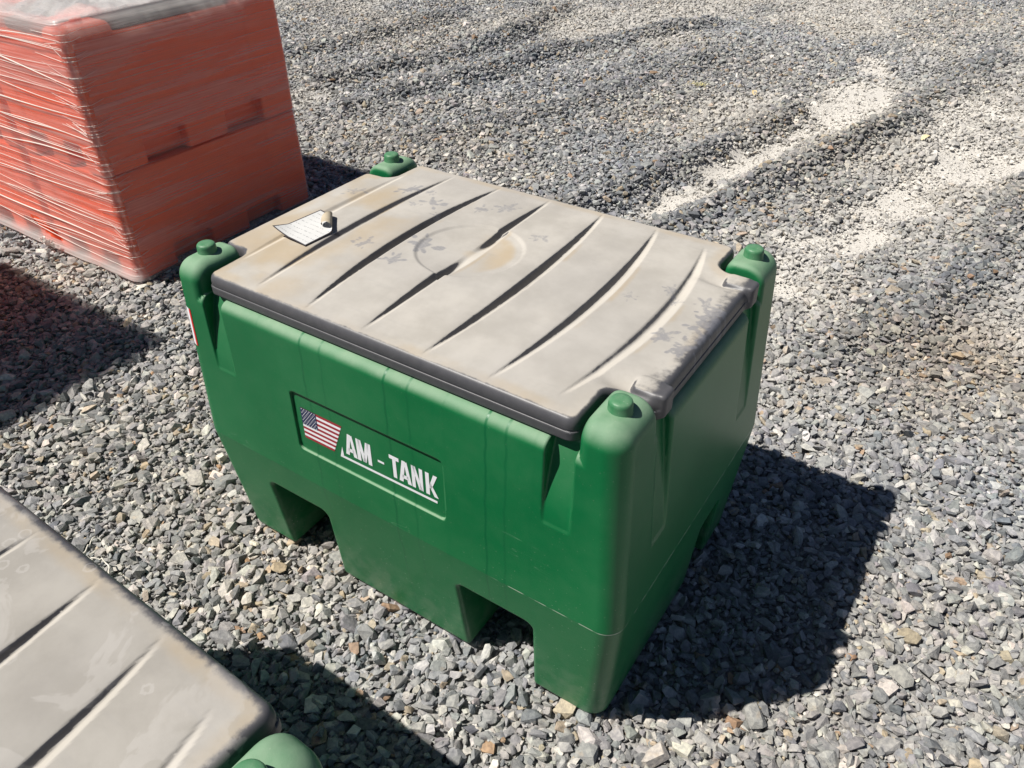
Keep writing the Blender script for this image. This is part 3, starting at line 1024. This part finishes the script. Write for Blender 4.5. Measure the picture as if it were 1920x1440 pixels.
def mat_fold():
    k = NT('film_fold')
    k.set(color=rgb(0.80, 0.76, 0.70), rough=0.3, spec=0.5)
    tr = k.n('ShaderNodeBsdfTransparent')
    mx = k.n('ShaderNodeMixShader'); mx.inputs[0].default_value = 0.72
    k.l(tr.outputs[0], mx.inputs[1]); k.l(k.b.outputs[0], mx.inputs[2])
    k.l(mx.outputs[0], k.out.inputs[0])
    return k.mat
M_FOLD = mat_fold()

def film_radius(hx, hy, th, r=0.036):
    """point and outward normal on a rounded rectangle at perimeter parameter th in 0..1"""
    sx, sy, arc = 2 * (hx - r), 2 * (hy - r), math.pi * r / 2
    per = 2 * (sx + sy) + 4 * arc
    s = th * per
    # start at front right corner going along the right face
    parts = [(sx * 0 + sy, 'R'), (arc, 'c0'), (sx, 'B'), (arc, 'c1'), (sy, 'L'), (arc, 'c2'), (sx, 'F'), (arc, 'c3')]
    for ln, nm in parts:
        if s <= ln:
            break
        s -= ln
    if nm == 'R': return (hx, -hy + r + s), (1, 0)
    if nm == 'B': return (hx - r - s, hy), (0, 1)
    if nm == 'L': return (-hx, hy - r - s), (-1, 0)
    if nm == 'F': return (-hx + r + s, -hy), (0, -1)
    c, a0 = {'c0': ((hx - r, hy - r), 0), 'c1': ((-hx + r, hy - r), 90), 'c2': ((-hx + r, -hy + r), 180), 'c3': ((hx - r, -hy + r), 270)}[nm]
    a = R(a0) + s / r
    return (c[0] + r * math.cos(a), c[1] + r * math.sin(a)), (math.cos(a), math.sin(a))

HOLE = (-0.05, 0.085)
def film_mesh(hx, hy, H, seed):
    nt, nz_ = 340, 96
    v, cover, uv = [], [], []
    per = 4 * (hx + hy)
    for j in range(nz_ + 1):
        z = H * j / nz_
        q = j / nz_
        # tighter over the hollows between the tiers, a skirt at the ground
        pinch = 0.0
        skirt = 0.016 * math.exp(-(q / 0.030) ** 2)
        for i in range(nt):
            (px, py), (nx_, ny_) = film_radius(hx, hy, i / nt)
            flat = 1.0 - max(0, (abs(nx_ * ny_)) * 2)
            w = pinch * flat + skirt * (0.7 + 0.6 * float(vnoise(np.array(i * 0.12), np.array(seed * 1.0), 5)))
            w += 0.004 * float(vnoise(np.array(i * 0.10), np.array(z * 22 + i * 0.01), seed)) * flat
            v.append((px + nx_ * w, py + ny_ * w, 0.004 + z))
            front = 1.0 if ny_ < -0.5 else 0.0
            cv = (0.45 * front + 0.10) * math.exp(-(q / 0.060) ** 2) + 0.10 * front + 0.01 * (1 - front)
            cv += 0.26 * max(0.0, (q - 0.90) / 0.10)
            cv += 0.16 * front * max(0.0, (q - 0.62) / 0.38) * (0.5 + float(vnoise(np.array(px * 5.0), np.array(q * 7.0), 9)))
            if front and ((px - HOLE[0] + (z - HOLE[1]) * 0.9) / 0.085) ** 2 + ((z - HOLE[1] + (px - HOLE[0]) * 0.22) / 0.026) ** 2 < 1:
                cv = -1.0
            cover.append(cv)
    f = []
    for j in range(nz_):
        for i in range(nt):
            k = (i + 1) % nt
            f.append((j * nt + i, j * nt + k, (j + 1) * nt + k, (j + 1) * nt + i))
            uv += [(per * i / nt, H * j / nz_), (per * (i + 1) / nt, H * j / nz_), (per * (i + 1) / nt, H * (j + 1) / nz_), (per * i / nt, H * (j + 1) / nz_)]
    # crumpled sheet over the top
    side_n = len(v)
    rings = 16
    top = nz_ * nt
    prev = [top + i for i in range(nt)]
    for g in range(1, rings + 1):
        t = 1 - g / rings
        cur = []
        for i in range(nt):
            bx, by, bz = v[top + i]
            x, y = bx * t, by * t
            edge = min(1, g / 3)
            sag = 0.004 * edge
            wr = (float(fbm(np.array(x * 9 + 3), np.array(y * 9), seed + 3, 3)) - 0.5) * 0.045 * edge + (float(fbm(np.array(x * 24 + 3), np.array(y * 24), seed + 4, 2)) - 0.5) * 0.036 * edge
            v.append((x, y, bz + sag + wr)); cur.append(len(v) - 1); cover.append(0.95 if g > 1 else 0.62)
        for i in range(nt):
            k = (i + 1) % nt
            f.append((prev[i], prev[k], cur[k], cur[i]))
            for q in (prev[i], prev[k], cur[k], cur[i]):
                uv.append((v[q][0] * 13.0, v[q][1] * 0.36))
        prev = cur
    me = mesh_py('stretch_film', v, f, True)
    attr_float(me, 'cover', cover)
    ul = me.uv_layers.new(name='wrap')
    ul.data.foreach_set('uv', np.array(uv, np.float32).ravel())
    me.materials.append(M_FILM)
    return me

def fold_mesh(hx, hy, H, seed):
    """rope like pleats pulled tight along the two long faces, gathered at the corners"""
    r = random.Random(seed)
    v, f = [], []
    def rope(pts, rad):
        s0 = len(v)
        n = len(pts)
        for i, (p, nrm) in enumerate(pts):
            q = i / (n - 1)
            w = rad * (0.35 + 0.65 * math.sin(math.pi * min(1, max(0.0, q * 0.9 + 0.08))))
            for a in range(4):
                an = a * math.pi / 2
                v.append((p[0] + nrm[0] * w * math.cos(an) * 0.7, p[1] + nrm[1] * w * math.cos(an) * 0.7, p[2] + w * math.sin(an)))
        for i in range(n - 1):
            for a in range(4):
                b = (a + 1) % 4
                f.append((s0 + i * 4 + a, s0 + i * 4 + b, s0 + (i + 1) * 4 + b, s0 + (i + 1) * 4 + a))
    # left hand (front) face: many bright ropes ending at the right corner
    for k in range(36):
        z1 = H * (0.05 + 0.91 * min(1, max(0, (k + r.uniform(-1.6, 1.6)) / 36)))
        drop = r.uniform(-0.03, 0.05) * (1 if k % 4 else r.uniform(2.5, 5.0))
        x0 = -hx + r.uniform(0.0, 0.9) * hx if k % 3 else -hx
        pts = []
        for i in range(19):
            q = i / 18
            x = x0 + (hx - 0.004 - x0) * q
            z = z1 + drop * (1 - q) ** 1.4 + 0.004 * math.sin(q * 7 + k)
            if z > H * 0.985 or z < 0.02:
                z = min(max(z, 0.02), H * 0.985)
            zq = z / H
            pinch = 0.0
            pts.append(((x, -hy - 0.005, z), (0, -1)))
        rope(pts, r.choice((0.0009, 0.0013, 0.0018, 0.0026, 0.0036)) * r.uniform(0.8, 1.2))
    # short tight pleats pulled round the corner
    for k in range(38):
        z1 = H * r.uniform(0.03, 0.97)
        ln, tail = r.uniform(0.02, 0.24) ** 1.2, r.uniform(0.004, 0.07)
        rise = r.uniform(-0.03, 0.05)
        pts = []
        for i in range(9):
            q = i / 8
            pts.append(((hx - 0.020 - ln * (1 - q), -hy - 0.0045, z1 + rise * (1 - q)), (0, -1)))
        for i in range(1, 6):
            an = R(-90 + 90 * i / 5)
            pts.append(((hx - 0.036 + 0.0405 * math.cos(an), -hy + 0.036 + 0.0405 * math.sin(an), z1), (math.cos(an), math.sin(an))))
        pts.append(((hx + 0.0042, -hy + 0.036 + tail, z1 + 0.2 * tail), (1, 0)))
        rope(pts, r.uniform(0.0006, 0.0018))
    me = mesh_py('film_folds', v, f, True)
    me.materials.append(M_FOLD)
    return me

SHX, SHY, SH = 0.6165, 0.5185, 1.048
film_me = film_mesh(SHX, SHY, SH, 3)
fold_me = fold_mesh(SHX, SHY, SH, 11)
def wrapped_stack(cx, cy, where, group):
    w = 0.31
    for tier, tn in ((0, 'lower'), (1, 'upper')):
        for sx, sn in ((1, 'facing'), (-1, 'turned away from')):
            orange_tank((cx + sx * w, cy, 0.004 + tier * 0.466), '%s wrapped orange tank %s the lettered tank, %s' % (tn, sn, where), group)
    fl = link('stretch_film', film_me, None)
    fl.location = (cx, cy, 0)
    tag(fl, 'clear stretch film wound round the orange tanks, %s' % where, 'stretch film')
    fo = link('folds', fold_me, None, fl)
    fo['kind'] = 'stuff'
    return fl
wrapped_stack(-1.525 - SHX, 0.635 + SHY, 'in the stack behind it', 'orange tanks stacked behind the lettered tank')
wrapped_stack(-1.585 - SHX, -0.045 - SHY, 'in the stack shading the gravel', 'orange tanks stacked in the shadow-casting row')

# ------------------------------------------------------------------ small things
def mat_paper():
    k = NT('paper_label')
    uv = k.n('ShaderNodeUVMap', uv_map='sheet').outputs[0]
    s = k.n('ShaderNodeSeparateXYZ'); k.l(uv, s.inputs[0])
    u, v = s.outputs[0], s.outputs[1]
    e = k.math('MINIMUM', k.math('MINIMUM', u, k.math('SUBTRACT', 1.0, u)), k.math('MINIMUM', v, k.math('SUBTRACT', 1.0, v)))
    rows = k.math('FRACT', k.math('MULTIPLY', v, 9.0))
    ink = k.math('MULTIPLY', k.ss(rows, 0.78, 0.82), k.ss(k.noise(k.mapping(uv, (26, 9, 1)), 1.0, 2), 0.50, 0.56))
    ink = k.math('MULTIPLY', ink, 0.55)
    front = k.mix(ink, rgb(0.50, 0.50, 0.485), rgb(0.10, 0.10, 0.11))
    front = k.mix(k.ss(e, 0.022, 0.030, 1.0, 0.0), front, rgb(0.05, 0.045, 0.05))
    bf = k.n('ShaderNodeNewGeometry').outputs['Backfacing']
    back = k.mix(k.noise(uv, 7, 4), rgb(0.30, 0.25, 0.17), rgb(0.48, 0.42, 0.32))
    k.set(color=k.mix(bf, front, back), rough=0.7, spec=0.25)
    return k.mat

def paper():
    n = 26
    W_, H_ = 0.112, 0.150
    v, uv = [], []
    for j in range(n + 1):
        for i in range(n + 1):
            a, b = i / n, j / n
            x, y = (a - 0.5) * W_, (b - 0.5) * H_
            z = 0.003 + 0.004 * math.sin(a * 3.0 + 0.5) * (1 - b) + 0.010 * max(0, 0.30 - b) * max(0, 1 - a * 2.2) * 4
            z += 0.030 * max(0.0, 0.35 - a) ** 2 * (1.0 - 0.3 * b) * 1.6
            # roll the far right corner over
            q = ((x / W_) * 0.66 + (y / H_) * 0.95) - 0.34
            if q > 0:
                dx, dy = 0.62, 0.785
                L = q * 0.14
                rad = 0.0105
                th = L / rad
                if th < math.pi * 1.75:
                    off = rad * math.sin(th) - L
                    z += rad * (1 - math.cos(th))
                else:
                    th = math.pi * 1.75
                    off = rad * math.sin(th) - L
                    z += rad * (1 - math.cos(th))
                x += dx * off; y += dy * off
            v.append((x, y, z)); uv.append((a, b))
    f, luv = [], []
    for j in range(n):
        for i in range(n):
            q = j * (n + 1) + i
            f.append((q, q + 1, q + n + 2, q + n + 1))
            luv += [uv[t] for t in f[-1]]
    me = mesh_py('paper', v, f, True)
    ul = me.uv_layers.new(name='sheet')
    ul.data.foreach_set('uv', np.array(luv, np.float32).ravel())
    me.materials.append(mat_paper())
    o = link('paper_label', me, None)
    o.location = (0.108, 0.228, 0.8545)
    o.rotation_euler = (R(0.5), R(-1.0), R(-4))
    tag(o, 'curled white paper label peeling on the dusty grey lid', 'paper')
paper()

def dry_leaf(x, y, rz, ln, c, label):
    v, f = [], []
    n = 8
    for i in range(n + 1):
        q = i / n
        w = 0.19 * ln * math.sin(math.pi * q ** 0.8) + 0.0006
        z = 0.012 * math.sin(math.pi * q) + 0.006 * q
        for s in (-1, 0, 1):
            v.append(((q - 0.5) * ln, s * w, z + (0.35 * w if s else 0)))
    for i in range(n):
        for s in (0, 1):
            a = i * 3 + s
            f.append((a, a + 1, a + 4, a + 3))
    me = mesh_py('leaf', v, f, True)
    me.materials.append(mat_flat('dry_leaf', c, 0.7))
    o = link('dry_leaf', me)
    o.location = (x, y, float(ground_h(np.array(x), np.array(y))) + 0.024)
    o.rotation_euler = (0, R(-6), rz)
    tag(o, label, 'leaf')
dry_leaf(0.985, 4.268, R(60), 0.085, (0.62, 0.52, 0.30), 'straw coloured dry leaf beside the dusty wheel track')
dry_leaf(-0.200, 4.62, R(110), 0.085, (0.58, 0.46, 0.24), 'narrow tan dry leaf on open gravel')

def grass_wisp():
    v, f = [], []
    r = random.Random(5)
    for k in range(26):
        a, ln = r.uniform(0, 2 * math.pi), r.uniform(0.03, 0.09)
        x0, y0 = r.uniform(-0.05, 0.05), r.uniform(-0.02, 0.02)
        s = len(v)
        for i in range(5):
            q = i / 4
            w = 0.0012 * (1 - q * 0.7)
            x, y, z = x0 + ln * q * math.cos(a), y0 + ln * q * math.sin(a), 0.012 * math.sin(math.pi * q) + 0.004 * r.random()
            v += [(x - w * math.sin(a), y + w * math.cos(a), z), (x + w * math.sin(a), y - w * math.cos(a), z)]
        for i in range(4):
            f.append((s + 2 * i, s + 2 * i + 1, s + 2 * i + 3, s + 2 * i + 2))
    me = mesh_py('grass', v, f)
    me.materials.append(mat_flat('straw', (0.62, 0.55, 0.20), 0.7))
    o = link('grass_wisp', me)
    o.location = (-0.578, 4.54, float(ground_h(np.array(-0.578), np.array(4.54))) + 0.024)
    tag(o, 'small wisp of yellow dried grass on the gravel', 'dried grass')
grass_wisp()

def tube_mesh(name, pts, rad, mat, seg=6):
    v, f = [], []
    for i, p in enumerate(pts):
        p = Vector(p)
        d = (Vector(pts[min(i + 1, len(pts) - 1)]) - Vector(pts[max(i - 1, 0)])).normalized()
        s = d.cross(Vector((0, 0, 1))).normalized(); t = s.cross(d)
        for a in range(seg):
            an = 2 * math.pi * a / seg
            q = p + (s * math.cos(an) + t * math.sin(an)) * rad
            v.append(tuple(q))
    for i in range(len(pts) - 1):
        for a in range(seg):
            b = (a + 1) % seg
            f.append((i * seg + a, i * seg + b, (i + 1) * seg + b, (i + 1) * seg + a))
    me = mesh_py(name, v, f, True)
    me.materials.append(mat)
    return me
string_pts = []
ctl = [(-0.345, -0.365), (-0.330, -0.395), (-0.318, -0.425), (-0.285, -0.420), (-0.255, -0.402), (-0.222, -0.405), (-0.190, -0.425), (-0.185, -0.452), (-0.205, -0.470)]
for i in range(len(ctl) - 1):
    for j in range(5):
        q = j / 5
        x = ctl[i][0] * (1 - q) + ctl[i + 1][0] * q
        y = ctl[i][1] * (1 - q) + ctl[i + 1][1] * q
        string_pts.append((x, y, 0.026 + 0.005 * math.sin(i * 2.1 + j * 0.9)))
o = link('string', tube_mesh('string', string_pts, 0.0020, mat_flat('white_string', (0.66, 0.62, 0.54), 0.8)))
tag(o, 'short frayed scrap of white string on the gravel', 'string')

def film_scrap():
    """torn, bunched end of the film hanging at the foot of the stack"""
    v, f = [], []
    r = random.Random(3)
    n = 14
    for j in range(n + 1):
        for i in range(n + 1):
            a, b = i / n - 0.5, j / n - 0.5
            k = math.hypot(a, b)
            v.append((a * 0.12 * (1.2 - b) + r.uniform(-0.007, 0.007), -b * 0.03 - 0.016 * (1 - k) + r.uniform(-0.006, 0.006), 0.040 + b * 0.07 + 0.03 * a + r.uniform(-0.008, 0.008)))
    for j in range(n):
        for i in range(n):
            if math.hypot(i / n - 0.5, j / n - 0.5) < 0.40 + r.uniform(-0.16, 0.16):
                q = j * (n + 1) + i
                f.append((q, q + 1, q + n + 2, q + n + 1))
    me = mesh_py('film_scrap', v, f, True)
    me.materials.append(M_FOLD)
    o = link('torn_film', me)
    o.location = (-2.16, 0.605, 0.0)
    tag(o, 'crumpled torn end of film hanging at the foot of the wrapped stack', 'film scrap')
film_scrap()
